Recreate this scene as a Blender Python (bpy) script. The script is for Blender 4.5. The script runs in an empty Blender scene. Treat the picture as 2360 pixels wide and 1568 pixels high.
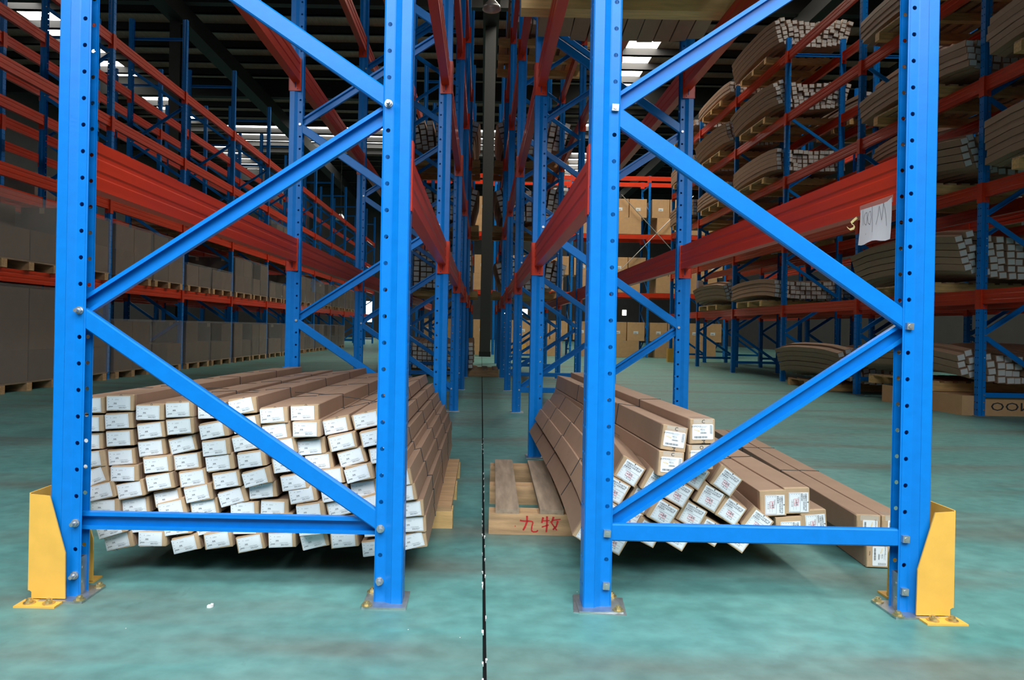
import bpy, math, random
from mathutils import Matrix, Vector
random.seed(7)
PI = math.pi
C = bpy.context.scene.collection
CAMZ = .783; F = 1600.0; VX, VY = 1110.0, 758.0; TH = math.radians(1.1)
ct, st = math.cos(TH), math.sin(TH)
def at(px, py, Y):
    """world x,z of a photo point once its distance Y is known (used to measure the place)"""
    s = F / Y; U = (px-VX)/s; V = (VY-py)/s
    return U*ct - V*st, CAMZ + U*st + V*ct
def vis(x, y, z, m=60):
    if y < .3: return False
    s = F/y; dx = x*s; dz = (z-CAMZ)*s
    px = VX + dx*ct + dz*st; py = VY - dz*ct + dx*st
    return -m < px < 2360+m and -m < py < 1568+m
def R(d): return math.radians(d)

# ------------------------------------------------------------------ materials
def mat(name, col, rough=.5, metal=0, var=0, scale=8, bump=0, bscale=60, spec=.5, coat=0, emit=None, estr=0, alpha=1, objvar=0, stretch=(1,1,1)):
    m = bpy.data.materials.new(name); m.use_nodes = True
    nt = m.node_tree; N = nt.nodes; L = nt.links; b = N['Principled BSDF']
    b.inputs['Base Color'].default_value = (*col, 1); b.inputs['Roughness'].default_value = rough
    b.inputs['Metallic'].default_value = metal; b.inputs['Specular IOR Level'].default_value = spec
    b.inputs['Coat Weight'].default_value = coat; b.inputs['Coat Roughness'].default_value = .12
    b.inputs['Alpha'].default_value = alpha
    if emit: b.inputs['Emission Color'].default_value = (*emit, 1); b.inputs['Emission Strength'].default_value = estr
    tc = N.new('ShaderNodeTexCoord'); mp = N.new('ShaderNodeMapping'); mp.inputs['Scale'].default_value = stretch
    L.new(tc.outputs['Object'], mp.inputs['Vector'])
    if var or objvar:
        no = N.new('ShaderNodeTexNoise'); no.inputs['Scale'].default_value = scale; no.inputs['Detail'].default_value = 6
        L.new(mp.outputs[0], no.inputs['Vector'])
        mr = N.new('ShaderNodeMapRange'); mr.inputs['From Min'].default_value = .3; mr.inputs['From Max'].default_value = .7
        mr.inputs['To Min'].default_value = 1-var; mr.inputs['To Max'].default_value = 1+var
        L.new(no.outputs['Fac'], mr.inputs['Value'])
        v = mr.outputs[0]
        if objvar:
            oi = N.new('ShaderNodeObjectInfo'); m2 = N.new('ShaderNodeMapRange')
            m2.inputs['To Min'].default_value = 1-objvar; m2.inputs['To Max'].default_value = 1+objvar
            L.new(oi.outputs['Random'], m2.inputs['Value'])
            mm = N.new('ShaderNodeMath'); mm.operation = 'MULTIPLY'; L.new(v, mm.inputs[0]); L.new(m2.outputs[0], mm.inputs[1]); v = mm.outputs[0]
        sc = N.new('ShaderNodeVectorMath'); sc.operation = 'SCALE'; sc.inputs[0].default_value = col; L.new(v, sc.inputs['Scale'])
        L.new(sc.outputs[0], b.inputs['Base Color'])
    if bump:
        n2 = N.new('ShaderNodeTexNoise'); n2.inputs['Scale'].default_value = bscale; L.new(mp.outputs[0], n2.inputs['Vector'])
        bp = N.new('ShaderNodeBump'); bp.inputs['Strength'].default_value = bump; bp.inputs['Distance'].default_value = .002
        L.new(n2.outputs['Fac'], bp.inputs['Height']); L.new(bp.outputs[0], b.inputs['Normal'])
    return m
M = {}
M['blue'] = mat('blue paint', (.002,.185,.62), .34, var=.05, scale=30, bump=.08, bscale=120, coat=.06, spec=.28)
M['orange'] = mat('orange red paint', (.62,.042,.012), .36, var=.12, scale=5, stretch=(1,.2,6), bump=.1, bscale=90, coat=.1, spec=.35)
M['yellow'] = mat('yellow paint', (.80,.44,.075), .42, var=.05, scale=20, bump=.1, bscale=80)
M['zinc'] = mat('galvanised steel', (.50,.52,.53), .38, .85, var=.15, scale=40)
M['brass'] = mat('yellow zinc bolt', (.62,.50,.26), .35, .85, var=.2, scale=60)
M['slot'] = mat('slot shadow blue', (.01,.03,.16), .6)
M['card'] = mat('brown cardboard', (.335,.215,.145), .62, var=.05, scale=14, bump=.12, bscale=220, objvar=.09, spec=.35)
M['cardend'] = mat('carton end board', (.50,.345,.205), .5, var=.07, scale=25, bump=.1, bscale=160, objvar=.08)
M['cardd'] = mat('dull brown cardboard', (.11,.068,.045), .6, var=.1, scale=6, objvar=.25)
M['cardf'] = mat('tan cardboard', (.60,.36,.175), .6, var=.06, scale=9, objvar=.12)
M['paper'] = mat('label paper', (.80,.84,.86), .45, var=.02, scale=30)
M['paperg'] = mat('carton end label', (.66,.66,.64), .35, var=.05, scale=60)
M['sheet'] = mat('writing paper', (.78,.77,.80), .6, var=.02)
M['ink'] = mat('black ink', (.035,.04,.045), .5)
M['grey'] = mat('grey print', (.42,.45,.47), .5)
M['red'] = mat('red stamp ink', (.72,.10,.14), .5)
M['gold'] = mat('pale gold print', (.80,.62,.28), .5)
M['redpaint'] = mat('red brush paint', (.50,.02,.02), .6, var=.25, scale=60)
M['tape'] = mat('clear tape', (.85,.8,.7), .12, alpha=.28, coat=1)
M['film'] = mat('stretch film', (.75,.76,.76), .18, alpha=.16, bump=1, bscale=9, coat=1)
M['strap'] = mat('dark strap', (.03,.04,.045), .4)
M['wood'] = mat('pallet wood', (.46,.285,.145), .65, var=.28, scale=5, stretch=(1.2,9,9), bump=.3, bscale=50, objvar=.12)
M['woody'] = mat('pale pallet wood', (.66,.42,.17), .6, var=.2, scale=5, stretch=(1.2,9,9), bump=.3, bscale=50)
M['woodb'] = mat('pallet board wood', (.29,.215,.15), .7, var=.25, scale=5, stretch=(9,1.2,9), bump=.3, bscale=50, objvar=.12)
M['dark'] = mat('joint filler', (.006,.007,.007), .9)
M['chalk'] = mat('white crumbs', (.75,.76,.74), .8)
M['roof'] = mat('roof sheet', (.36,.215,.165), .55, var=.15, scale=3, stretch=(6,1,1))
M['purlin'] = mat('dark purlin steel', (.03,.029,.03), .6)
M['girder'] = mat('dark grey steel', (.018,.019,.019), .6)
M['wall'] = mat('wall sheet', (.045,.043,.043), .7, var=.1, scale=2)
M['lampshade'] = mat('aluminium lamp shade', (.55,.55,.54), .35, .6)
M['sky'] = mat('skylight sheet', (.8,.8,.75), .5, emit=(1,.98,.90), estr=8)
M['skyb'] = mat('boosted skylight sheet', (.8,.8,.75), .5, emit=(1,.95,.84), estr=14)  # same sheet as the left strip, glow raised to light the right stacks
M['roofglow'] = mat('added roof glow sheet', (.8,.8,.75), .5, emit=(1,.93,.78), estr=38)  # strong warm glow, added out of view to brighten the far cross rack
M['door'] = mat('daylight opening', (.8,.8,.75), .5, emit=(1,.97,.85), estr=6)
M['bulb'] = mat('lamp bulb', (.9,.85,.7), .4, emit=(1,.82,.55), estr=4)

# floor
def floor_mat():
    m = bpy.data.materials.new('green epoxy floor'); m.use_nodes = True
    nt = m.node_tree; N = nt.nodes; L = nt.links; b = N['Principled BSDF']
    tc = N.new('ShaderNodeTexCoord'); mp = N.new('ShaderNodeMapping'); mp.inputs['Scale'].default_value = (1,1.25,1)
    L.new(tc.outputs['Object'], mp.inputs['Vector'])
    n1 = N.new('ShaderNodeTexNoise'); n1.inputs['Scale'].default_value = 1.6; n1.inputs['Detail'].default_value = 9; n1.inputs['Roughness'].default_value = .62
    n1.inputs['Distortion'].default_value = .7
    L.new(mp.outputs[0], n1.inputs['Vector'])
    r = N.new('ShaderNodeValToRGB'); e = r.color_ramp.elements
    e[0].position = .30; e[0].color = (.075,.225,.21,1); e[1].position = .72; e[1].color = (.135,.300,.278,1)
    e2 = r.color_ramp.elements.new(.5); e2.color = (.105,.275,.255,1)
    L.new(n1.outputs['Fac'], r.inputs['Fac'])
    n2 = N.new('ShaderNodeTexNoise'); n2.inputs['Scale'].default_value = 14; n2.inputs['Detail'].default_value = 8; L.new(mp.outputs[0], n2.inputs['Vector'])
    m3 = N.new('ShaderNodeMapRange'); m3.inputs['From Min'].default_value = .35; m3.inputs['From Max'].default_value = .65; m3.inputs['To Min'].default_value = .86; m3.inputs['To Max'].default_value = 1.12
    L.new(n2.outputs['Fac'], m3.inputs['Value'])
    # worn grey brown tracks
    n3 = N.new('ShaderNodeTexNoise'); n3.inputs['Scale'].default_value = .9; n3.inputs['Detail'].default_value = 7
    mp2 = N.new('ShaderNodeMapping'); mp2.inputs['Scale'].default_value = (.5,2.6,1); mp2.inputs['Location'].default_value = (3,1,0)
    L.new(tc.outputs['Object'], mp2.inputs['Vector']); L.new(mp2.outputs[0], n3.inputs['Vector'])
    m4 = N.new('ShaderNodeMapRange'); m4.inputs['From Min'].default_value = .50; m4.inputs['From Max'].default_value = .66; m4.inputs['To Max'].default_value = .75
    L.new(n3.outputs['Fac'], m4.inputs['Value'])
    mx = N.new('ShaderNodeMix'); mx.data_type = 'RGBA'; mx.inputs[7].default_value = (.13,.135,.11,1)
    L.new(r.outputs['Color'], mx.inputs[6]); L.new(m4.outputs[0], mx.inputs[0])
    sc = N.new('ShaderNodeVectorMath'); sc.operation = 'SCALE'; L.new(mx.outputs[2], sc.inputs[0]); L.new(m3.outputs[0], sc.inputs['Scale'])
    n6 = N.new('ShaderNodeTexNoise'); n6.inputs['Scale'].default_value = 4; n6.inputs['Detail'].default_value = 10; n6.inputs['Roughness'].default_value = .75; n6.inputs['Distortion'].default_value = 1.6
    mp6 = N.new('ShaderNodeMapping'); mp6.inputs['Scale'].default_value = (1.6,1,1); mp6.inputs['Rotation'].default_value = (0,0,.5)
    L.new(tc.outputs['Object'], mp6.inputs['Vector']); L.new(mp6.outputs[0], n6.inputs['Vector'])
    m6 = N.new('ShaderNodeMapRange'); m6.inputs['From Min'].default_value = .60; m6.inputs['From Max'].default_value = .72; m6.inputs['To Max'].default_value = .5
    L.new(n6.outputs['Fac'], m6.inputs['Value'])
    x6 = N.new('ShaderNodeMix'); x6.data_type = 'RGBA'; x6.inputs[7].default_value = (.055,.11,.105,1); L.new(sc.outputs[0], x6.inputs[6]); L.new(m6.outputs[0], x6.inputs[0])
    L.new(x6.outputs[2], b.inputs['Base Color'])
    m5 = N.new('ShaderNodeMapRange'); m5.inputs['To Min'].default_value = .36; m5.inputs['To Max'].default_value = .62
    L.new(n1.outputs['Fac'], m5.inputs['Value']); L.new(m5.outputs[0], b.inputs['Roughness'])
    b.inputs['Specular IOR Level'].default_value = .4
    bp = N.new('ShaderNodeBump'); bp.inputs['Strength'].default_value = .12; bp.inputs['Distance'].default_value = .004
    L.new(n2.outputs['Fac'], bp.inputs['Height']); L.new(bp.outputs[0], b.inputs['Normal'])
    return m
M['floor'] = floor_mat()

# ------------------------------------------------------------------ mesh collector
class MB:
    def __init__(s): s.v = []; s.f = []; s.m = []
    def add(s, vs, fs, mi=0, mtx=None):
        o = len(s.v)
        s.v += [tuple(mtx @ Vector(p)) if mtx else tuple(p) for p in vs]
        s.f += [tuple(i+o for i in f) for f in fs]; s.m += [mi]*len(fs)
        return s
    def box(s, a, b, mi=0, mtx=None):
        x0,y0,z0 = a; x1,y1,z1 = b
        return s.add([(x0,y0,z0),(x1,y0,z0),(x1,y1,z0),(x0,y1,z0),(x0,y0,z1),(x1,y0,z1),(x1,y1,z1),(x0,y1,z1)],
            [(0,3,2,1),(4,5,6,7),(0,1,5,4),(1,2,6,5),(2,3,7,6),(3,0,4,7)], mi, mtx)
    def prism(s, poly, h0, h1, axis='y', mi=0, mtx=None):
        n = len(poly)
        def P(a, b, h): return {'y': (a,h,b), 'z': (a,b,h), 'x': (h,a,b)}[axis]
        vs = [P(a,b,h0) for a,b in poly] + [P(a,b,h1) for a,b in poly]
        fs = [tuple(range(n)), tuple(range(2*n-1, n-1, -1))] + [(i, (i+1)%n+0, (i+1)%n+n, i+n) for i in range(n)]
        return s.add(vs, fs, mi, mtx)
    def cyl(s, c, r, h0, h1, axis='z', n=12, mi=0, r1=None, mtx=None):
        r1 = r if r1 is None else r1
        vs = []
        for rr, h in ((r,h0),(r1,h1)):
            for i in range(n):
                a = 2*PI*i/n; p, q = c[0]+rr*math.cos(a), c[1]+rr*math.sin(a)
                vs.append({'z': (p,q,h), 'y': (p,h,q), 'x': (h,p,q)}[axis])
        fs = [tuple(range(n)), tuple(range(2*n-1,n-1,-1))] + [(i,(i+1)%n,(i+1)%n+n,i+n) for i in range(n)]
        return s.add(vs, fs, mi, mtx)
    def mesh(s, name, mats, smooth=False):
        me = bpy.data.meshes.new(name); me.from_pydata(s.v, [], s.f)
        for m in mats: me.materials.append(M[m])
        me.polygons.foreach_set('material_index', s.m)
        if smooth: me.polygons.foreach_set('use_smooth', [True]*len(s.f))
        me.update(); return me
def obj(name, me, parent=None, loc=None, rot=None):
    o = bpy.data.objects.new(name, me); C.objects.link(o)
    if parent: o.parent = parent
    if loc: o.location = loc
    if rot: o.rotation_euler = rot
    return o
def recalc(me):
    import bmesh
    b = bmesh.new(); b.from_mesh(me); bmesh.ops.recalc_face_normals(b, faces=b.faces); b.to_mesh(me); b.free(); return me
def tag(o, label, cat, group=None, kind=None):
    o['label'] = label; o['category'] = cat
    if group: o['group'] = group
    o['kind'] = kind or 'thing'
    return o
def struct(name, mb, mats):
    o = obj(name, recalc(mb.mesh(name, mats))); o['kind'] = 'structure'; return o
ORD = ['first','second','third','fourth','fifth','sixth','seventh','eighth','ninth','tenth','eleventh','twelfth','thirteenth','fourteenth','fifteenth','sixteenth']

_tc = {}
def text_geo(txt, size, bold=False):
    k = (txt, size)
    if k in _tc: return _tc[k]
    cu = bpy.data.curves.new('t', 'FONT'); cu.body = txt; cu.size = size; cu.resolution_u = 2
    cu.align_x = 'CENTER'; cu.align_y = 'CENTER'
    o = bpy.data.objects.new('t', cu); C.objects.link(o)
    dg = bpy.context.evaluated_depsgraph_get(); me = bpy.data.meshes.new_from_object(o.evaluated_get(dg))
    r = ([tuple(v.co) for v in me.vertices], [tuple(p.vertices) for p in me.polygons])
    bpy.data.objects.remove(o); bpy.data.meshes.remove(me); bpy.data.curves.remove(cu)
    _tc[k] = r; return r
def put_text(mb, txt, size, x, z, y=-.0014, mi=1, rot=0, sx=1):
    vs, fs = text_geo(txt, size); c, s = math.cos(rot), math.sin(rot)
    mb.add([(x+(p[0]*sx)*c-p[1]*s, y, z+(p[0]*sx)*s+p[1]*c) for p in vs], fs, mi)
def frame_line(mb, x0, x1, z0, z1, t, y=-.0013, mi=1):
    for a in ((x0,x1,z0,z0+t),(x0,x1,z1-t,z1),(x0,x0+t,z0,z1),(x1-t,x1,z0,z1)):
        quad(mb, *a, y=y, mi=mi)
def quad(mb, x0, x1, z0, z1, y=-.0013, mi=1):
    mb.add([(x0,y,z0),(x1,y,z0),(x1,y,z1),(x0,y,z1)], [(0,1,2,3)], mi)

# ------------------------------------------------------------------ rack frames
PITCH = .075
def ring_cell(mb, P, a0, a1, z0, z1, ca, r):
    cz = (z0+z1)/2
    out = []
    for (A, B) in (((a0,z0),(a1,z0)), ((a1,z0),(a1,z1)), ((a1,z1),(a0,z1)), ((a0,z1),(a0,z0))):
        for t in (0, 1/3, 2/3): out.append((A[0]+(B[0]-A[0])*t, A[1]+(B[1]-A[1])*t))
    n = 12; vs = [P(a,z) for a,z in out]
    for i in range(n):
        an = 2*PI*i/n - PI*.75; vs.append(P(ca+r*math.cos(an), cz+r*math.sin(an)))
    mb.add(vs, [(i,(i+1)%n,(i+1)%n+n,i+n) for i in range(n)])
def upright_mesh(H, name):
    """open steel post: web with hole columns faces +x, flanges reach back to -x"""
    mb = MB(); n = int(H/PITCH); Z0 = .0195; ZT = Z0+n*PITCH
    pts = [(-.036,-.0215),(-.012,-.0215),(-.008,-.0225),(.010,-.0325),(.038,-.0325),(.040,-.0305)]
    for sg in (1,-1):
        def S(p, q, z0, z1): mb.add([(p[0],p[1]*sg,z0),(q[0],q[1]*sg,z0),(q[0],q[1]*sg,z1),(p[0],p[1]*sg,z1)], [(0,1,2,3)])
        for k in range(n):
            ring_cell(mb, lambda a,z: (a,-.0215*sg,z), pts[0][0], pts[1][0], Z0+k*PITCH, Z0+(k+1)*PITCH, -.0245, .0062)
        S(pts[0], pts[1], 0, Z0)
        S((-.040,-.0195), pts[0], 0, ZT)
        for i in range(1,5): S(pts[i], pts[i+1], 0, ZT)
    for k in range(n):
        z0, z1 = Z0+k*PITCH, Z0+(k+1)*PITCH
        ring_cell(mb, lambda a,z: (.040,a,z), -.0305, 0, z0, z1, -.0155, .0065)
        ring_cell(mb, lambda a,z: (.040,a,z), 0, .0305, z0, z1, .0155, .0065)
    mb.add([(.040,-.0305,0),(.040,.0305,0),(.040,.0305,Z0),(.040,-.0305,Z0)], [(0,1,2,3)])
    return mb.mesh(name, ['blue'])
UPR = {}
def upr(H):
    if H not in UPR: UPR[H] = upright_mesh(H, 'upright')
    return UPR[H]
def brace_mesh(A, B, opened, yo):
    """A,B = (x,z) ends"""
    w = .0245; d = .0095
    if not opened:
        sec = [(-w,d),(-w,-d+.004),(-w+.004,-d),(w-.004,-d),(w,-d+.004),(w,d),(w-.0025,d),(w-.0025,-d+.0025),(-w+.0025,-d+.0025),(-w+.0025,d)]
    else:
        sec = [(-w,d),(-w,-d),(-w+.011,-d),(-w+.011,-d+.0025),(-w+.003,-d+.0025),(-w+.003,d-.0025),(w-.003,d-.0025),(w-.003,-d+.0025),(w-.011,-d+.0025),(w-.011,-d),(w,-d),(w,d)]
    dx, dz = B[0]-A[0], B[1]-A[1]; L = math.hypot(dx, dz); ux, uz = dx/L, dz/L
    nx, nz = -uz, ux
    vs = []
    for h in (0, L):
        for (s, y) in sec: vs.append((A[0]+ux*h+nx*s, y+yo, A[1]+uz*h+nz*s))
    n = len(sec)
    mb = MB().add(vs, [tuple(range(n)), tuple(range(2*n-1,n-1,-1))]+[(i,(i+1)%n,(i+1)%n+n,i+n) for i in range(n)])
    return recalc(mb.mesh('brace', ['blue']))
BR = {}
def brace_set(half, H, inner, hflat):
    """inner = +1 when the inner post is on +x"""
    k = (half, H, inner, hflat)
    if k in BR: return BR[k]
    out = []
    xi = inner*(half-.0215); xo = -inner*(half-.0215)
    z = .213; side = 0
    a = [min(xi,xo), max(xi,xo)]
    out.append(brace_mesh((a[0],z), (a[1],z), not hflat, .010 if not hflat else -.010))
    up_flat = (inner > 0)      # rising from inner to outer is flat on the left racks
    while z + .6 < H - .25:
        p, q = (xi, xo) if side == 0 else (xo, xi)
        flat = up_flat if side == 0 else not up_flat
        # lift start/end so the two braces meet at the bolt
        out.append(brace_mesh((p, z+.012), (q, z+.6-.012), not flat, -.010 if flat else .010))
        z += .6; side = 1-side
    out.append(brace_mesh((a[0],H-.3), (a[1],H-.3), True, .010))
    BR[k] = out; return out
def bolt_mesh(kind):
    mb = MB()
    if kind == 'hex':
        mb.cyl((0,0), .0115, -.004, 0, 'y', 14); mb.cyl((0,0), .0095, -.012, -.004, 'y', 6); mb.cyl((0,0), .0055, -.024, -.012, 'y', 10)
    elif kind == 'square':
        mb.prism([(-.010,-.009),(.009,-.010),(.010,.009),(-.009,.010)], -.010, 0, 'y'); mb.cyl((0,0), .006, -.012, -.010, 'y', 10)
    elif kind == 'anchor':
        mb.cyl((0,0), .0155, 0, .003, 'z', 16); mb.cyl((0,0), .0100, .003, .010, 'z', 6); mb.cyl((0,0), .0055, .010, .014, 'z', 10)
    elif kind == 'nut':
        mb.cyl((0,0), .0085, -.007, 0, 'y', 6)
    return recalc(mb.mesh('bolt', ['brass' if kind == 'anchor' else 'zinc']))
BOLT = {k: bolt_mesh(k) for k in ('hex','square','anchor','nut')}
def plate_mesh(near):
    mb = MB(); mb.box((-.068,-.062,0),(.055,.062,.006))
    return recalc(mb.mesh('base_plate', ['zinc']))
PLATE = plate_mesh(True)
bm = MB(); bm.box((-.034,-.020,.006),(-.0315,.020,.11)); bm.box((-.0315,.017,.006),(.0,.020,.11)); bm.box((-.0315,-.020,.006),(.0,-.017,.11))
bm.cyl((0,.04), .004, -.036, -.034, 'x', 8, 0); bm.cyl((0,.08), .004, -.036, -.034, 'x', 8, 0)
BRACKET = recalc(bm.mesh('foot_bracket', ['zinc']))
FRAMES = 0
def rack_frame(x, y, half, H, inner, hflat, label, near=0, group=None, yaw=0, boltkind='hex'):
    root = obj('rack_support', None, None, (x,y,0), (0,0,yaw)); tag(root, label, 'rack support', group)
    for sgn in (-1, 1):
        u = obj('upright', upr(H), root, (sgn*half,0,.006), (0,0,0 if sgn > 0 else PI))
        if near:
            mo = u.modifiers.new('thickness', 'SOLIDIFY'); mo.thickness = .0022; mo.offset = 0
        p = obj('base_plate', PLATE, root, (sgn*half,0,0), (0,0,0 if sgn > 0 else PI))
        if near:
            for (bx, by) in ((-.055,-.05),(-.055,.05)):
                obj('anchor_bolt', BOLT['anchor'], p, (bx,by,.006))
            obj('foot_bracket', BRACKET, root, (sgn*half,0,0), (0,0,0 if sgn > 0 else PI))
    for me in brace_set(half, H, inner, hflat): obj('brace', me, root)
    # bolts at the nodes
    if near or y < 12:
        z = .213; side = 0
        nodes = [(-inner, .213), (-1*inner*-1, .213)]
        zz = .213; k = 0
        while zz + .6 < H-.25:
            zz += .6; k += 1
            nodes.append((-inner if k % 2 else inner, zz))
        if near:
            nodes += [(1,.065), (-1,.065)]
        top = 2.2 if near else (CAMZ + 760*y/F)
        for sgn, z in nodes:
            if z > top: continue
            obj('bolt', BOLT[boltkind if near else 'nut'], root, (sgn*(half-.0245), -.0222, z), None if near else None)
    return root

# ------------------------------------------------------------------ beams
BAY = 2.29
def beam_meshes():
    prof = [(-.024,0),(-.024,-.14),(.024,-.14),(.024,-.105),(.020,-.100),(.020,-.088),(.024,-.083),(.024,-.052),(.020,-.047),(.020,-.036),(.024,-.031),(.024,0)]
    # grooves on both faces
    prof = [(-.024,0),(-.024,-.031),(-.020,-.036),(-.020,-.047),(-.024,-.052),(-.024,-.083),(-.020,-.088),(-.020,-.100),(-.024,-.105),(-.024,-.14)] + prof[2:]
    L = BAY - .070
    b = recalc(MB().prism(prof, -L/2, L/2, 'y').mesh('rack_beam', ['orange']))
    mb = MB()   # connector: end plate facing the bay and a leg on the post's web; slot and pin hole below the beam laid on in painted shadow blue
    mb.box((-.030,-.002,-.195),(.043,.002,.006)); mb.box((.041,-.002,-.195),(.045,.040,.006))
    mb.box((.002,-.0026,-.176),(.0065,.0,-.140+.0),1); mb.cyl((-.008,-.184), .0035, -.0026, 0, 'y', 8, 1)
    c = recalc(mb.mesh('connector', ['orange','slot']))
    mb = MB()
    mb.box((-.030,-.002,-.195),(.043,.002,.006)); mb.box((.041,-.040,-.195),(.045,.002,.006))
    mb.box((.002,0,-.176),(.0065,.0026,-.140),1)
    c2 = recalc(mb.mesh('connector', ['orange','slot']))
    return b, c, c2
BEAM, CONF, CONN = beam_meshes()
beam_specs = []   # (x, ymid, ztop, out, label, group)
stuff_beams = MB()
def make_beam(x, y, z, out, label, group):
    r = obj('rack_beam', BEAM, None, (x,y,z), (0,0,0 if out > 0 else PI)); tag(r, label, 'rack beam', group)
    L = BAY/2 - .0345
    # far end (+y) connector hangs in view of the camera
    if out > 0:
        obj('connector', CONF, r, (0,L,0)); obj('connector', CONN, r, (0,-L,0))
    else:
        obj('connector', CONF2, r, (0,-L,0)); obj('connector', CONN2, r, (0,L,0))
def flipy(me):
    m2 = me.copy()
    for v in m2.vertices: v.co.y = -v.co.y
    return recalc(m2)
CONF2 = flipy(CONF); CONN2 = flipy(CONN)

# rows of racking: name, post x outer, inner, first frame y, count, level tops, height
def row(name, xa, xb, y0, n, levels, H, inner, hflat, bays=None, near=0, skip=()):
    half = abs(xb-xa)/2; cx = (xa+xb)/2
    for i in range(n):
        y = y0 + i*BAY
        rack_frame(cx, y, half, H, inner, hflat, f"blue steel rack frame, {ORD[i]} from the camera in the {name}", near=(near if i == 0 else 0), group=f"frames of the {name}", boltkind='hex' if inner > 0 else 'square')
    for i in range(n-1):
        for li, z in enumerate(levels):
            for (px, out) in ((xa, -1 if xa < xb else 1), (xb, 1 if xa < xb else -1)):
                if (i, li) in skip: continue
                side = 'left' if px == min(xa,xb) else 'right'
                beam_specs.append((px, y0+(i+.5)*BAY, z, out, f"orange-red beam, {ORD[li]} level, {side} side, {ORD[i]} bay of the {name}", f"beams of the {name}"))
Y0 = 1.983
MIDL = [1.31,2.41,3.51,4.61]
row('centre left rack', -1.160, -.250, Y0, 7, MIDL, 5.85, 1, False, near=1)
row('centre right rack', .340, 1.230, Y0, 7, MIDL, 5.85, -1, True, near=1)
LL = [1.33,2.44,3.55,4.66]
row('left aisle rack', -5.07, -5.97, 4.80, 13, LL, 5.85, -1, False)
row('far left rack behind it', -6.55, -7.45, 4.80, 10, LL, 5.85, -1, False)
RL = [1.27,2.34,3.41,4.46,5.50]
row('right aisle rack', 5.03, 5.93, 4.70, 7, RL, 5.75, 1, True)
row('far right rack behind it', 6.50, 7.40, 4.70, 7, RL[:4], 5.75, 1, True)
vb = [b for b in beam_specs if any(vis(b[0], b[1]+t*BAY/2, b[2], 20) for t in (-1,-.5,0,.5,1))]
vb.sort(key=lambda b: math.hypot(b[0], b[1]-.0))
for i, b in enumerate(vb):
    if i < 292: make_beam(*b)
    else:
        x, y, z, out, _, _ = b; L = BAY/2-.035
        stuff_beams.box((x-.024,y-L,z-.14),(x+.024,y+L,z))
        stuff_beams.box((x-.03*out-.0,y+L-.002,z-.195),(x+.043*out,y+L+.002,z+.006))
if stuff_beams.v:
    tag(obj('rack_beams', recalc(stuff_beams.mesh('rack_beams', ['orange']))), 'orange-red beams of the most distant bays, far down the aisles', 'rack beams', kind='stuff')

# shims under the centre right front post
sh = MB()
sh.box((-.075,-.07,.0),(.07,.055,.002), mtx=Matrix.Rotation(R(-6),4,'Z')); 
tag(obj('shim_plate', recalc(sh.mesh('shim_plate',['zinc'])), None, (.352,Y0+.004,-.0005+.0005)), 'thin grey steel shim sticking out under the foot of the centre right front post', 'shim')

# yellow post guards
def guard(x, mir, label):
    g = obj('post_guard', None, None, (x, 0, 0)); tag(g, label, 'post guard', 'yellow post guards')
    def P(px): return px*mir
    def plate(y0, y1, name):
        poly = [(P(-.080),.008),(P(-.080),.026),(P(-.086),.030),(P(-.086),.298),(P(-.034),.294),(P(.012),.135),(P(.014),.008)]
        return obj(name, recalc(MB().prism(poly, y0, y1, 'y').mesh(name, ['yellow'])), g)
    plate(1.934,1.938,'front_panel'); plate(2.072,2.076,'rear_panel')
    mb = MB(); x0, x1 = sorted((P(-.090),P(-.086))); mb.box((x0,1.934,.030),(x1,2.076,.302))
    obj('side_panel', recalc(mb.mesh('side_panel',['yellow'])), g)
    for (a,b) in ((1.885,1.936),(2.074,2.125)):
        mb = MB(); x0,x1 = sorted((P(-.098),P(.014))); mb.box((x0,a,.0),(x1,b,.005))
        f = obj('foot_flange', recalc(mb.mesh('foot_flange',['yellow'])), g)
        for bx in (-.068,-.015): obj('anchor_bolt', BOLT['anchor'], f, (P(bx),(a+b)/2-.003,.005))
    return g
guard(-1.160, 1, 'yellow folded steel guard bolted around the foot of the leftmost front post')
guard(1.240, -1, 'yellow folded steel guard bolted around the foot of the rightmost front post')
# small far guards
def small_guard(x, y, label):
    g = obj('post_guard', None, None, (x,y,0)); tag(g, label, 'post guard')
    mb = MB(); mb.box((-.09,-.004,0),(.09,0,.36)); obj('front_panel', recalc(mb.mesh('front_panel',['yellow'])), g)
    mb = MB(); mb.box((-.09,0,0),(-.086,.14,.36)); mb.box((.086,0,0),(.09,.14,.36)); obj('side_panel', recalc(mb.mesh('side_panel',['yellow'])), g)
small_guard(5.03-.02, 18.3, 'small yellow guard at the foot of the farthest right aisle post')
small_guard(1.243, 20.6, 'small yellow guard in front of the far cross rack, right of centre')

# ------------------------------------------------------------------ labels and cartons
def label_a():
    mb = MB(); w, h = .036, .0215
    mb.box((-w,-.001,-h),(w,0,h))
    frame_line(mb, -w+.002, w-.002, -h+.002, h-.002, .0005, mi=2)
    for k in range(4): quad(mb, -w+.005, -w+.0066, h-.009-.009*k, h-.0074-.009*k)
    quad(mb, -w+.017, -w+.0185, h-.0105, h-.0090); put_text(mb, '规格', .0048, -.010, -.001)
    quad(mb, -.018,-.004,-.0045,-.0041, mi=2)
    put_text(mb, '合格证', .0042, -.005, .011, mi=2); put_text(mb, '检验员', .0045, -.024, -.011, mi=1)
    put_text(mb, '产品执行标准号', .0036, .010, -.0085, mi=2); put_text(mb, '有限公司生产', .0040, .013, -.0148, mi=1)
    quad(mb, -w+.012, w-.003, -.0115, -.0111, mi=2); put_text(mb, '*', .006, .010, .012, mi=2)
    return mb.mesh('label', ['paper','ink','grey','red'])
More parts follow.
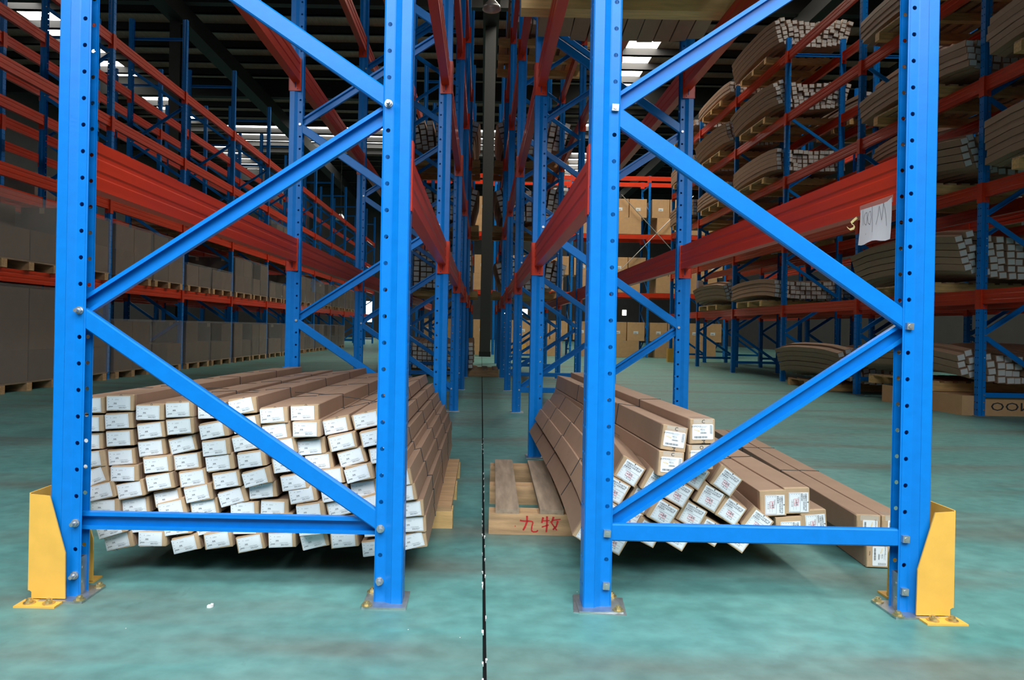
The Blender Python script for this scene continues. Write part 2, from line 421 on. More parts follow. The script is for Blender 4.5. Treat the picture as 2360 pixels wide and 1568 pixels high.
def label_b():
    mb = MB(); w, h = .0315, .031
    mb.box((-w,-.001,-h),(w,0,h))
    put_text(mb, '内膜配件为升级产品', .0062, 0, h-.0085); put_text(mb, '只能用于本型号挂杆', .0058, 0, h-.0150); put_text(mb, '配套使用！', .0058, -.014, h-.0215)
    put_text(mb, '▼', .006, 0, h-.003)
    frame_line(mb, -w+.002, w-.002, -h+.002, h-.026, .0005, mi=1)
    for k in range(4): quad(mb, -w+.005, -w+.0066, .000-.0075*k, .0014-.0075*k)
    quad(mb, -.010,.024,-.0085,-.0081); quad(mb, -.010,.024,-.0165,-.0161)
    put_text(mb, '规格型号', .0048, -.008, -.001, mi=2); put_text(mb, '合格', .0060, .004, -.0060, mi=1)
    frame_line(mb, -.011, .011, -.0155, -.0015, .0008, y=-.0015, mi=3); put_text(mb, '质检', .0062, -.002, -.0085, y=-.0016, mi=3); put_text(mb, '12.5', .0055, .004, -.012, y=-.0016, mi=3)
    put_text(mb, '1 月 4 日', .0060, .003, -.0215)
    return mb.mesh('label', ['paper','ink','grey','red'])
def label_c():
    mb = MB(); w, h = .0325, .0235; r = .003
    poly = []
    for cx, cz, a0 in ((w-r,h-r,0),(-w+r,h-r,90),(-w+r,-h+r,180),(w-r,-h+r,270)):
        for k in range(4): a = R(a0+30*k); poly.append((cx+r*math.cos(a), cz+r*math.sin(a)))
    mb.prism(poly, -.001, 0, 'y')
    put_text(mb, 'JOMOO', .0062, -w+.012, h-.0065, sx=1.35)
    mb.add([(-w+.005,-.0013,h-.015),(-w+.023,-.0013,h-.021),(-w+.022,-.0013,h-.0225),(-w+.005,-.0013,h-.0172)], [(0,1,2,3)], 4)
    mb.add([(-w+.010,-.0013,h-.0135),(-w+.023,-.0013,h-.0195),(-w+.0225,-.0013,h-.0203),(-w+.010,-.0013,h-.0145)], [(0,1,2,3)], 4)
    put_text(mb, '九牧集成浴室挂杆', .0030, .002, h-.0062, mi=2); put_text(mb, '规格型号 配件', .0030, .001, h-.0100, mi=2)
    put_text(mb, '净重2.5kg', .0036, -.001, h-.0160, mi=1); put_text(mb, '数量 1支', .0032, 0, h-.0205, mi=2)
    quad(mb, -.008,.012,h-.0285,h-.0245, mi=2); put_text(mb, '检验 合格', .0032, .002, h-.0265, y=-.0015, mi=1)
    for k in range(5): 
        put_text(mb, '检验', .0040, w-.0065, h-.0055-.0053*k, mi=1); quad(mb, w-.011, w-.002, h-.0083-.0053*k, h-.0079-.0053*k, mi=2)
    x = -w+.006; rr = random.Random(3)
    while x < .014:
        ww = rr.choice((.0003,.0005,.0009)); quad(mb, x, x+ww, -h+.0045, -h+.0105, mi=1); x += ww + rr.choice((.0004,.0006,.0008))
    return mb.mesh('label', ['paper','ink','grey','red','gold'])
LA, LB, LC = label_a(), label_b(), label_c()
mb = MB(); mb.box((-.5,-.001,-.5),(.5,0,.5)); LP = recalc(mb.mesh('label', ['paperg']))

def carton_mesh(w, h, L, seed, droop=0, dlen=.35, bow=0):
    """long slim carton, front end at y=0, body runs to +y; folded end flaps stand a little proud"""
    r = random.Random(seed); mb = MB(); ch = .0018
    st_ = [(0.0,.965),(.0025,.99),(.010,.995),(.0125,.972),(.015,.972),(.018,1.0)] + [(.018+(L-.018)*k/10, 1.0) for k in range(1,11)]
    j = [(r.uniform(-.0012,.0012), r.uniform(-.0012,.0012)) for _ in range(8)]
    n = 8; vs = []
    for i, (y, s) in enumerate(st_):
        a, b = w/2*s, h/2*s; c = ch
        pts = [(-a+c,-b),(a-c,-b),(a,-b+c),(a,b-c),(a-c,b),(-a+c,b),(-a,b-c),(-a,-b+c)]
        dz = droop*(1-math.exp(-y/dlen)) + bow*(y/L-.5)**2*-4*0
        for k, (px, pz) in enumerate(pts):
            jj = j[k] if y < .02 else (0,0)
            vs.append((px+jj[0], y, pz+jj[1]+dz))
    fs = [tuple(range(n))]; mi = [1]
    for i in range(len(st_)-1):
        for k in range(n): fs.append((i*n+k, i*n+(k+1)%n, (i+1)*n+(k+1)%n, (i+1)*n+k)); mi.append(1 if i < 2 else 0)
    e = (len(st_)-1)*n; fs.append(tuple(e+k for k in range(n-1,-1,-1))); mi.append(0)
    o = len(mb.v); mb.v += vs; mb.f += fs; mb.m += mi
    # raised end flap with a fold
    a, b = w/2*.93, h/2*.93; q = r.uniform(.55,.8)
    mb.add([(-a,-.0012,-b),(a,-.0012,-b),(a,-.0012,b*q),(-a,-.0012,b*(q+.05)),(-a,.001,-b),(a,.001,-b),(a,.001,b*q),(-a,.001,b*(q+.05))],
           [(0,1,2,3),(0,4,5,1),(1,5,6,2),(2,6,7,3),(3,7,4,0)], 1)
    return recalc(mb.mesh('long_carton', ['card','cardend']))
def strap_mesh(w, h, y, dz=0):
    mb = MB(); a, b = w/2+.0006, h/2+.0006; t = .0012; ww = .0032
    for (x0,x1,z0,z1) in ((-a-t,a+t,b,b+t),(-a-t,a+t,-b-t,-b),(-a-t,-a,-b,b),(a,a+t,-b,b)):
        mb.box((x0,y-ww,z0+dz),(x1,y+ww,z1+dz))
    return recalc(mb.mesh('strap', ['strap']))
def tape_mesh(w, h):
    mb = MB(); mb.box((-w*.36,-.0016,h*.30),(w*.40,-.0009,h*.49)); mb.box((-w*.36,-.0016,h*.495),(w*.40,.05,h*.505))
    return recalc(mb.mesh('tape', ['tape']))
def letter_mesh(ch, size, rot=0):
    mb = MB(); put_text(mb, ch, size, 0, 0, y=-.0003, mi=0, rot=rot); return mb.mesh('printed_letter', ['ink'])
LET = {c: letter_mesh(c, .010) for c in 'OMCJ'}
LETB = {c: letter_mesh(c, .0155) for c in 'OMCJ'}

def carton(body, lab, x, y, z, ang, label, group, yaw=0, pitch=0, labrot=0, laboff=(0,0), straps=(), tape=None, letter=None, lpos=None, name='long_carton', lscale=None):
    o = obj(name, body, None, (x,y,z)); o.rotation_mode = 'XYZ'
    o.rotation_euler = (Matrix.Rotation(yaw,4,'Z') @ Matrix.Rotation(pitch,4,'X') @ Matrix.Rotation(-ang,4,'Y')).to_euler()
    tag(o, label, 'carton', group)
    if lab:
        l = obj('label', lab, o, (laboff[0], -.0014, laboff[1]), (0, -labrot, 0))
        if lscale: l.scale = lscale
    for s in straps: obj('strap', s, o)
    if tape: obj('tape', tape, o)
    if letter:
        for (c, lx, lz, rz) in letter: obj('printed_letter', c, o, (lx,-.0016,lz), (0,rz,0))
    return o

CL = 2.02
# --- big stack on the left (positions measured per carton: photo px,py of its end, tilt)
A1 = lambda X,Y: (200+X/3.825, 880+Y/3.825)
A2 = lambda X,Y: (560+X/3.734, 880+Y/3.734)
rowsL = [
 [A1(30,208)+(0,),A1(290,188)+(1,),A1(560,270)+(2,),A1(815,245)+(3,),A1(1100,255)+(3,),A1(1375,215)+(6,),A2(265,290)+(3,),A2(530,268)+(2,),A2(810,375)+(13,),A2(1060,330)+(14,)],
 [A1(25,370)+(2,),A1(285,345)+(3,),A1(565,430)+(7,),A1(820,395)+(5,),A1(1120,425)+(10,),A1(1410,375)+(8,),A2(290,425)+(8,),A2(545,410)+(3,),A2(855,520)+(11,),A2(1130,480)+(12,)],
 [A1(20,528)+(3,),A1(290,500)+(4,),A1(575,585)+(8,),A1(845,555)+(12,),A1(1140,580)+(7,),A1(1410,535)+(9,),A2(340,560)+(10,),A2(590,560)+(7,),A2(940,650)+(15,),A2(1205,625)+(11,)],
 [A1(35,690)+(8,),A1(305,665)+(4,),A1(620,730)+(5,),A1(885,705)+(6,),A1(1175,715)+(10,),A1(1455,685)+(8,),A2(370,710)+(9,),A2(655,690)+(8,),A2(1000,785)+(9,),A2(1255,765)+(11,)],
 [A1(65,835)+(14,),A1(335,810)+(3,),A1(645,885)+(9,),A1(935,850)+(8,),A1(1230,865)+(8,),A1(1500,845)+(14,),A2(445,865)+(9,),A2(750,820)+(10,),A2(1045,920)+(10,),A2(1330,840)+(12,)],
 [A1(120,970)+(12,),A1(385,955)+(12,),A1(715,1025)+(9,),A1(985,985)+(10,),A1(1290,1015)+(15,),A2(170,935)+(7,),A2(515,975)+(10,),A2(790,960)+(9,),A2(1090,1045)+(16,),A2(1370,965)+(9,)],
 [A1(160,1105)+(1,),A1(430,1090)+(4,),A1(750,1120)+(14,),A1(1035,1110)+(8,),A1(1390,1130)+(1,),A2(275,1085)+(1,),A2(580,1115)+(8,),A2(840,1085)+(14,),A2(1150,1145)+(6,),A2(1435,1095)+(4,)],
 [A1(215,1290)+(17,),A1(500,1255)+(5,),A1(800,1280)+(7,),A1(1080,1270)+(8,),A1(1400,1275)+(1,),A2(310,1205)+(2,),A2(600,1250)+(6,),A2(860,1225)+(3,),A2(1160,1265)+(3,),A2(1455,1230)+(2,)],
 [A1(285,1405)+(11,),A1(580,1385)+(2,),A1(875,1430)+(12,),A1(1155,1400)+(8,),A1(1440,1425)+(11,),A2(335,1360)+(3,),A2(615,1365)+(12,),A2(870,1360)+(6,),A2(1145,1430)+(8,),A2(1460,1370)+(9,)],
]
WA, HA = .0865, .0505
bodyA = [carton_mesh(WA, HA, CL, s) for s in range(4)]
strapA = [strap_mesh(WA, HA, y) for y in (.38,.95,1.5)]
YL = 2.14
rnd = random.Random(11)
PLN = 'stack on the floor at left'
for ri, rw in enumerate(rowsL):
    for ci, (px, py, ang) in enumerate(rw):
        dy = rnd.uniform(-.012,.022)
        y = YL + dy; x, z = at(px, py, y)
        let = []
        if rnd.random() < .55: let.append((LET[rnd.choice('OMC')], rnd.uniform(-.01,.01), -.0235, rnd.choice((0,.4,-.3))))
        if ri == 0: let.append((LET['O'], .005, .0235, 1.5))
        carton(bodyA[rnd.randrange(4)], LA, x, y, z, R(ang+1.1), f"long brown carton, {ORD[ri]} row down, {ORD[ci]} from left, {PLN}", 'cartons of the floor stack at left',
               yaw=R(rnd.uniform(-.3,.3)), pitch=R(-.7), labrot=R(rnd.uniform(-3,3)+(4 if rnd.random()<.15 else 0)), laboff=(-.004+rnd.uniform(-.003,.003), rnd.uniform(-.002,.001)),
               straps=strapA if (ri < 2 or ci == 9) else (), letter=let)
# loose strap wire over the top of the left stack
def tube(name, pts, r, m):
    cu = bpy.data.curves.new(name, 'CURVE'); cu.dimensions = '3D'; cu.bevel_depth = r; cu.bevel_resolution = 2
    sp = cu.splines.new('NURBS'); sp.points.add(len(pts)-1); sp.use_endpoint_u = True; sp.order_u = 3
    for p, q in zip(sp.points, pts): p.co = (*q, 1)
    o = bpy.data.objects.new(name, cu); C.objects.link(o)
    dg = bpy.context.evaluated_depsgraph_get(); me = bpy.data.meshes.new_from_object(o.evaluated_get(dg)); me.name = name
    bpy.data.objects.remove(o); bpy.data.curves.remove(cu)
    me.materials.clear(); me.materials.append(M[m])
    return me
def P3(px, py, Y): x, z = at(px, py, Y); return (x, Y, z)
w_ = tube('strapping_wire', [P3(395,902,2.75),P3(470,893,2.72),P3(545,898,2.68),P3(640,903,2.62),P3(760,908,2.55),P3(880,928,2.47)], .0011, 'strap')
tag(obj('strapping_wire', w_), 'thin dark strapping wire lying across the top of the left floor stack', 'wire')

# --- tilted stack on the right
B3 = [(1450.7,1089,-30),(1513,1116,-28),(1599,1096,-33),(1674,1110,-34),(1416,1130,-29),(1477,1154,-30),(1562,1137,-30),(1635,1148,-32),(1684,1179,-33),
      (1528,1183,-29),(1593.5,1188,-30),(1746,1206,-38),(1385,1175,-30),(1446,1195,-30),(1492,1229,-28),(1560,1236,-31),(1636,1226,-31),(1702,1240,-36),(1414,1246,-29),(1357,1229,-33)]
nmB = ['topmost, beside the white post','second in the top row, under the labelled brand cartons','third in the top row','rightmost in the top row','just right of the post, second row','second in the second row','third in the second row','fourth in the second row','fifth in the second row',
       'middle of the third row','fourth in the third row','far right of the third row','half behind the post, third row','second in the third row, behind the diagonal brace','second in the bottom row','third in the bottom row','fourth in the bottom row','rightmost in the bottom row','lowest, right of the blue post','lowest, left of the blue post']
nmB[0] = 'topmost, right beside the blue post'
WB, HB = .0800, .0715
bodyB = [carton_mesh(WB, HB, CL, 20+s, droop=.035) for s in range(3)]
strapB = [strap_mesh(WB, HB, y, dz=.034) for y in (.42,.98,1.55)]
YR = 2.17
for k, (px, py, ang) in enumerate(B3):
    y = YR + rnd.uniform(-.02,.03); x, z = at(px, py, y)
    carton(bodyB[k%3], LB, x, y, z, R(ang+1.1), f"tilted carton, red-stamped label, {nmB[k]}", 'tilted cartons of the right floor stack',
           yaw=R(.5), labrot=R(rnd.uniform(-3,3)), laboff=(.002, .001), straps=strapB if (k in (0,4,12,18,19,3)) else (), letter=[(LET['O'], -.01, -.031, 0)] if k in (0,3,8,14) else [])
# hidden left-hand cartons whose long sides show left of the post
WC, HC = .0790, .0770
bodyC = [carton_mesh(WC, HC, CL, 40+s) for s in range(2)]
strapC = [strap_mesh(WC, HC, y) for y in (.55,1.35)]; tapeC = tape_mesh(WC, HC)
JL = [(1553.8,1012,-9,'upper left of the four brand-labelled cartons on top'),(1619,995,0,'upper right of the four brand-labelled cartons on top'),(1546.6,1071,-5,'lower left of the four brand-labelled cartons on top'),(1615,1055,0,'lower right of the four brand-labelled cartons on top')]
for k, (px, py, ang, nm) in enumerate(JL):
    y = 2.13 if k != 2 else 2.12; x, z = at(px, py, y)
    carton(bodyC[k%2], LC, x, y, z, R(ang+1.1), f"square-ended carton with barcode label, {nm}", 'barcode-labelled cartons on the right floor stack', yaw=R(3.0), pitch=R(.4),
           laboff=(0,-.001), straps=strapC if k < 2 else (), tape=tapeC, letter=[(LETB['C'] if k != 3 else LETB['O'], .002, .0305, 0), (LETB['M'] if k < 2 else LETB['O'], .002, -.031, 1.57 if k < 2 else 0)])
# square cartons beside them, heading turned sideways
WD, HD = .083, .084
bodyD = [carton_mesh(WD, HD, CL, 60+s) for s in range(2)]
strapD = [strap_mesh(WD, HD, y) for y in (.5,1.3)]
for k, (px, py, ang, nm) in enumerate([(1785,1161,3,'upper left'),(1840,1155,2,'upper right'),(1822,1222,3,'lower left'),(1879,1206,4,'lower right')]):
    y = 2.22; x, z = at(px-3, py, y); 
    carton(bodyD[k%2], LB, x, y, z+.0, R(ang+1.1), f"carton with sideways label, {nm} of four right of the tilted stack", 'sideways-labelled cartons', yaw=R(-1.0), pitch=R(.8), labrot=R(-92+k), laboff=(.004,-.004), straps=strapD if k < 2 else ())
WE, HE = .078, .088
bodyE = [carton_mesh(WE, HE, CL, 80+s) for s in range(2)]; strapE = [strap_mesh(WE, HE, y) for y in (.75,1.35)]
xe, ze = at(2028,1288,2.33)
ze = HE/2+.002
for k, (dx, dz, nm) in enumerate([(-.040,HE+.003,'upper left'),(.044,HE+.003,'upper right'),(0,0,'lower left'),(.084,0,'lower right')]):
    carton(bodyE[k%2], LC, xe+dx, 2.33+(.01 if k>1 else 0), ze+dz, 0, f"long carton by the rightmost post, {nm} of four low on the floor", 'barcode-labelled cartons on the floor by the rightmost post',
           yaw=R(-5.2), labrot=R(-90), laboff=(.004,-.004), straps=strapE if k < 2 else (), tape=tape_mesh(WE,HE) if k < 2 else None, letter=[(LETB['J'],-.028,.006,0)] if k == 2 else [])

# ------------------------------------------------------------------ pallets
def pallet_meshes(Wx, Wy, bh=.075, bw=.09, nb=7, m='woodb', mbm='wood'):
    be = recalc(MB().box((-Wx/2,-bw/2,0),(Wx/2,bw/2,bh)).mesh('bearer', [mbm]))
    bd = recalc(MB().box((-.045,-Wy/2,0),(.045,Wy/2,.018)).mesh('deck_board', [m]))
    return be, bd
def pallet(x, y, z, Wx, Wy, label, group=None, bh=.075, nb=7, meshes=None, yaw=0, boards=None, ys=None, name='pallet'):
    be, bd = meshes or pallet_meshes(Wx, Wy, bh)
    r = obj('wooden_pallet', None, None, (x,y,z), (0,0,yaw)); tag(r, label, 'pallet', group)
    out = []
    for t in (ys or (-Wy/2+.045, 0, Wy/2-.045)): out.append(obj('bearer', be, r, (0,t,0)))
    for t in (boards or [(-Wx/2+.05)+(Wx-.1)*k/(nb-1) for k in range(nb)]): obj('deck_board', bd, r, (t,0,bh))
    return r, out
pallet(-.65, 3.21, 0, 1.10, 1.00, 'pale wooden pallet under the big floor stack at left, bearer ends showing', meshes=pallet_meshes(1.10,1.0,.068,.09,m='wood',mbm='woody'), bh=.068)
rp, bears = pallet(.62, 3.14, 0, 1.14, 1.00, 'weathered wooden pallet with red brushed characters under the right floor stack', bh=.080, boards=[-.50,-.33,-.1,.1,.3,.5], meshes=pallet_meshes(1.14,1.0,.080,.09), yaw=R(-1))
# red brushed characters, built as brush strokes on the bearer's front face
def stroke(mb, pts, w):
    for (a, b) in zip(pts[:-1], pts[1:]):
        dx, dz = b[0]-a[0], b[1]-a[1]; L = math.hypot(dx, dz) or 1; nx, nz = -dz/L*w/2, dx/L*w/2
        mb.add([(a[0]-nx,0,a[1]-nz),(b[0]-nx*.8,0,b[1]-nz*.8),(b[0]+nx*.8,0,b[1]+nz*.8),(a[0]+nx,0,a[1]+nz)], [(0,1,2,3)])
mb = MB(); S = 1/(16.86*597.0)
def q_(pts, w=75): stroke(mb, [((x-900)*S, (700-y)*S) for x, y in pts], w*S)
q_([(300,390),(305,600),(240,800),(160,950)],80); q_([(30,570),(150,590),(330,590),(380,590),(500,600),(530,650),(490,800),(480,950),(540,1000),(680,990),(730,930)],60)
q_([(920,430),(870,650)],80); q_([(1065,390),(1070,700),(1050,1000)],80); q_([(920,570),(1170,550)],45); q_([(870,810),(1140,720)],50)
q_([(1320,410),(1250,620)],80); q_([(1250,540),(1400,520),(1590,490)],50); q_([(1480,560),(1430,770),(1300,900)],75); q_([(1200,580),(1330,760),(1450,920)],60); q_([(-160,800),(-130,790)],50)
o = obj('red_writing', mb.mesh('red_writing', ['redpaint']), bears[0], (-.57+.205, -.0456, .042)); o['label'] = 'red brushed characters'
def chars(): pass

# ------------------------------------------------------------------ stacks of long cartons on the racks
stuffC = MB(); ALLC = []
def stack(x0, x1, yf, zb, rows, w, h, name, bow=.05, L=2.0, style='row', seed=1, end=0):
    r = random.Random(seed); W = x1-x0; cols = max(3, int(W/w)); w = W/cols
    for c in range(cols):
        u = (c+.5)/cols*2-1
        tilt = -u*.30 if style == 'fan' else r.uniform(-.04,.04) + (u*.06)
        n = rows if style != 'fan' else rows - int(abs(u)*1.2)
        drift = 0
        for k in range(n):
            if k > 0 and r.random() < .4: drift += r.uniform(-.008,.008)
            x = x0 + (c+.5)*w + drift - (math.sin(tilt)*k*h if style == 'fan' else 0)
            z = zb + h/2 + k*h*1.01 + (.10*u*u if style == 'fan' else .03*u*u)
            ALLC.append(dict(x=x, y=yf+r.uniform(-.03,.03), z=z, w=w*.93, h=h*.95, L=L, tilt=tilt+r.uniform(-.05,.05), name=name, r=n-k, c=c, bow=bow))
racks = []
def bay_stack(rowx, y0, i, z, name, rows=5, w=.078, h=.068, ov=.12, seed=0, style='row', pal=True, back=True):
    xa, xb = rowx; cx = (xa+xb)/2
    yf = y0 + i*BAY + .10
    if pal:
        pallet(cx, yf+1.0, z, 1.25, 1.2, f"wooden pallet under the {name}", 'pallets carrying carton stacks', bh=.09, nb=9, meshes=PM)
        zz = z+.11
    else: zz = z
    stack(xa-ov, xb+ov, yf, zz+.002, rows, w, h, name, seed=seed*13+i, style=style)
PM = pallet_meshes(1.25, 1.2, .09, .09, m='wood', mbm='woody')
CR = (.340,1.230); CLr = (-1.160,-.250); RR = (5.03,5.93); RB = (6.5,7.4); LR = (-5.97,-5.07)
# centre racks
pal2 = pallet(.77, 3.16, 2.412, 1.16, .9, 'wooden pallet overhead on the second level of the centre right rack', bh=.10, nb=8, meshes=pallet_meshes(1.2,.9,.10,.1,m='wood',mbm='woody'))
stack(.30, 1.30, 2.50, 2.532, 3, .10, .085, 'overhead stack, centre right rack', seed=5, L=1.69)
for (rx, i, lv, rows, nm, st_) in [
    (CR,4,0,4,'first level stack, deep centre right rack','fan'),(CR,4,1,5,'second level stack, deep centre right rack','fan'),(CR,4,2,5,'third level stack, deep centre right rack','fan'),
    (CR,3,3,5,'top stack, deep centre right rack','row'),
    (CLr,4,0,6,'first level stack, deep centre left rack','row'),(CLr,4,1,5,'second level stack, deep centre left rack','fan'),(CLr,4,2,5,'third level stack, deep centre left rack','fan')]:
    bay_stack(rx, Y0, i, MIDL[lv]+.002, nm, rows=rows+1, w=.095, h=.085, seed=lv+3, style=st_, ov=.06)
bay_stack(CLr, Y0, 4, 0, 'floor stack, deep centre left rack', rows=6, w=.08, h=.07, seed=9)
# right aisle rack: bay index i -> between frames i and i+1 (frame 1 at y=6.99)
yr = 4.70
RS = [(RR,3,4,6,'fan'),(RR,3,3,6,'fan'),(RR,3,2,5,'row'),(RR,3,1,4,'row'),(RR,3,0,4,'row'),(RR,4,4,3,'row'),(RR,4,3,6,'fan'),(RR,4,2,4,'row'),(RR,4,1,4,'row'),(RR,4,0,5,'fan'),
      (RR,5,4,2,'row'),(RR,5,3,5,'row'),(RR,5,2,5,'row'),(RR,1,3,4,'row'),(RR,1,2,4,'row'),(RR,1,1,5,'fan'),(RR,1,0,6,'fan'),(RR,2,-1,6,'fan'),(RR,1,-1,4,'fan'),
      (RR,0,1,6,'row'),(RR,0,2,5,'row'),(RR,0,3,5,'row'),
      (RB,2,1,5,'fan'),(RB,2,2,4,'row'),(RB,2,3,4,'row'),(RB,1,0,6,'fan'),(RB,3,1,4,'row'),(RB,3,3,4,'row'),(RB,4,0,5,'row')]
lvn = ['first','second','third','fourth','top']
for k, (rx, i, lv, rows, st_) in enumerate(RS):
    where = 'right aisle rack' if rx is RR else 'far right rack'
    nm = (f"floor stack, {ORD[i]} bay, {where}" if lv < 0 else f"{lvn[lv]} level stack, {ORD[i]} bay, {where}")
    bay_stack(rx, yr, i, (.205 if i == 1 else 0) if lv < 0 else RL[lv]+.002, nm, rows=rows, w=.088, h=.072, seed=k+20, style=st_, ov=.13)
# choose the nearest 300 long cartons overall; the rest is one object
near_used = len(rowsL)*10 + len(B3) + 12
vis_c = [c for c in ALLC if vis(c['x'], c['y'], c['z'], 0)]
rest = [c for c in ALLC if not vis(c['x'], c['y'], c['z'], 0)]
def szkey(c):
    hidden = .35 if (c['name'].startswith('overhead')) else 0
    return c['y'] + hidden
vis_c.sort(key=szkey)
ind = vis_c[:300-near_used]; rest = vis_c[300-near_used:] + rest
def long_box(mb, c, mtx, lab=True):
    w, h, L = c['w']/2, c['h']/2, c['L']; n = 6; vs = []
    for k in range(n+1):
        t = k/n; y = t*L; s = .05*(1-(2*t-1)**2)*0 - .06*abs(2*t-1)**3
        for (a,b) in ((-w,-h),(w,-h),(w,h),(-w,h)): vs.append((a,y,b+s+.06))
    fs = [(0,1,2,3)] + [(k*4+j, k*4+(j+1)%4, (k+1)*4+(j+1)%4, (k+1)*4+j) for k in range(n) for j in range(4)] + [(n*4+3,n*4+2,n*4+1,n*4)]
    mb.add([(v[0],v[1],v[2]-.06*0) for v in vs], fs, 0, mtx)
    if lab:
        a, b = w*.84, h*.80; z0 = -.0
        mb.add([(-a,-.003,-b+z0),(a,-.003,-b+z0),(a,-.003,b+z0),(-a,-.003,b+z0),(-a,0,-b+z0),(a,0,-b+z0),(a,0,b+z0),(-a,0,b+z0)], [(0,1,2,3),(0,4,5,1),(1,5,6,2),(2,6,7,3),(3,7,4,0)], 1, mtx)
for c in rest:
    m_ = Matrix.Translation((c['x'],c['y'],c['z'])) @ Matrix.Rotation(-c['tilt'],4,'Y')
    long_box(stuffC, c, m_)
tag(obj('long_cartons', recalc(stuffC.mesh('long_cartons', ['card','paperg']))), 'brown white-ended long cartons stacked on the distant racks', 'cartons', kind='stuff')
mb = MB(); put_text(mb, 'JOMOO', .020, 0, .12, y=0, mi=0); 
for k in range(5): put_text(mb, '中国九牧厨卫', .009, 0, -k*.012, y=0, mi=0)
mb.v = [(v[0], v[2], 0) for v in mb.v]; UPRINT = mb.mesh('printed_text', ['ink'])
mcache = {}
for c in ind:
    k = (round(c['w'],4), round(c['h'],4), c['L'])
    if k not in mcache:
        q = MB(); long_box(q, c, Matrix.Identity(4), False); mcache[k] = recalc(q.mesh('long_carton', ['card']))
    o = obj('long_carton', mcache[k], None, (c['x'],c['y'],c['z']), (0,-c['tilt'],0))
    rn = ORD[min(c['r']-1,15)]; cn = ORD[min(c['c'],15)]
    tag(o, f"carton, {rn} row down, {cn} from left, {c['name']}", 'carton', f"cartons of the {c['name']}")
    l = obj('label', LP, o, (0,-.001,0)); l.scale = (c['w']*.84,1,c['h']*.80)
    if c['name'].startswith('overhead') and c['z'] < 2.60: obj('printed_text', UPRINT, o, (0,c['L']-.30,-c['h']/2-.003))

# ------------------------------------------------------------------ boxed loads: far cross rack, left rack
def big_box(w, d, h, seam=True):
    mb = MB(); mb.box((-w/2,0,0),(w/2,d,h)); mb.box((-w/2+.0,-.002,h*.5-.001),(w/2,0,h*.5+.001),1) if 0 else None
    mb.box((-.03,-.002,h-.05),(.03,.0,h),1)
    return recalc(mb.mesh('carton', ['cardf','cardend']))
mb = MB(); mb.box((-.07,-.003,-.045),(.07,0,.045)); mb.box((-.045,-.004,-.03),(.03,-.003,.0),1); WL = recalc(mb.mesh('label', ['paper','grey']))
BBa = big_box(.90,.85,.50); BBb = big_box(.52,.85,.56)
XY = 21.0
XF = [-1.98,.35,2.68,5.0,7.33]
for i, x in enumerate(XF):
    rack_frame(x, XY+.45, .45, 5.5, 1, True, f"blue rack frame of the far cross rack, {ORD[i]} from left", group='frames of the far cross rack', yaw=PI/2)
XL = [1.95,3.72,5.48]
bx = MB(); bx.box((-1.13,-.024,-.13),(1.13,.024,0)); 
XB = recalc(bx.mesh('rack_beam', ['orange'])); XC = recalc(MB().box((-.003,-.03,-.19),(.003,.045,.005)).box((-.06 ,-.049,-.19),(0,-.045,.005)).mesh('connector', ['orange']))
for i in range(len(XF)-1):
    for li, z in enumerate(XL):
        for (yy, nm) in ((XY,'front'),(XY+.9,'rear')):
            o = obj('rack_beam', XB, None, ((XF[i]+XF[i+1])/2, yy, z)); tag(o, f"orange beam, {ORD[li]} level, {nm} side, {ORD[i]} bay of the far cross rack", 'rack beam', 'beams of the far cross rack')
            obj('connector', XC, o, (-1.12,0,0)); obj('connector', XC, o, (1.14,0,0))
for i in range(len(XF)-1):
    for li, z in enumerate([.002]+XL[:2]):
        xm = (XF[i]+XF[i+1])/2
        lv = 'on the floor level' if li == 0 else f"on the {ORD[li-1]} level"
        zz = z + (.002 if li == 0 else .012)
        for k in range(2):
            o = obj('large_carton', BBa, None, (xm-.47+.94*k, XY-.02, zz)); tag(o, f"wide tan carton {lv}, far cross rack, {ORD[i]} bay, lower tier, {'left' if k == 0 else 'right'}", 'carton', 'large cartons of the far cross rack')
        for k in range(4):
            o = obj('large_carton', BBb, None, (xm-.82+.547*k, XY-.02, zz+.502)); tag(o, f"tan carton {lv}, cross rack, {ORD[i]} bay, upper tier, {ORD[k]} along", 'carton', 'large cartons of the far cross rack')
            obj('label', WL, o, (.0,-.001,.25))
for k, (a, b) in enumerate([((4.12,2.6),(6.3,4.9)),((4.12,4.9),(6.3,2.6))]):
    t = tube('tie_rod', [(a[0],XY-.10-.04*k,a[1]),((a[0]+b[0])/2,XY-.10-.04*k,(a[1]+b[1])/2),(b[0],XY-.10-.04*k,b[1])], .012, 'lampshade')
    tag(obj('tie_rod', t), f"pale diagonal tie rod on the far cross rack, {'rising' if k == 0 else 'falling'} to the right", 'tie rod')

# wrapped loads in the left racks
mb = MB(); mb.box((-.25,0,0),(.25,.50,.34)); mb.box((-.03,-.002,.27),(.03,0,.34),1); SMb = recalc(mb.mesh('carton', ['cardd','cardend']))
def load(x, y, z, nx, nz, label, film=True):
    r = obj('wrapped_load', None, None, (x,y,z)); tag(r, label, 'pallet load', 'wrapped loads in the left racks')
    be, bd = PML
    for t in (-.44,0,.44): obj('bearer', be, r, (0,t,0))
    obj('deck', DECK, r, (0,0,.09))
    rr = random.Random(int(abs(x*7+y*13+z*5)))
    for c in range(2):
        for d in range(2):
            drop = nz > 1 and rr.random() < .3
            for k in range(nz - drop): obj('carton', SMb, r, (-.26+.52*c+rr.uniform(-.006,.006), -.51+.51*d+rr.uniform(-.003,.003), .11+.342*k))
    if film: obj('film', FILMS[nz], r)
PML = pallet_meshes(1.05, 1.04, .09, .09); DECK = recalc(MB().box((-.52,-.52,0),(.52,.52,.018)).mesh('deck', ['woodb']))
FILMS = {}
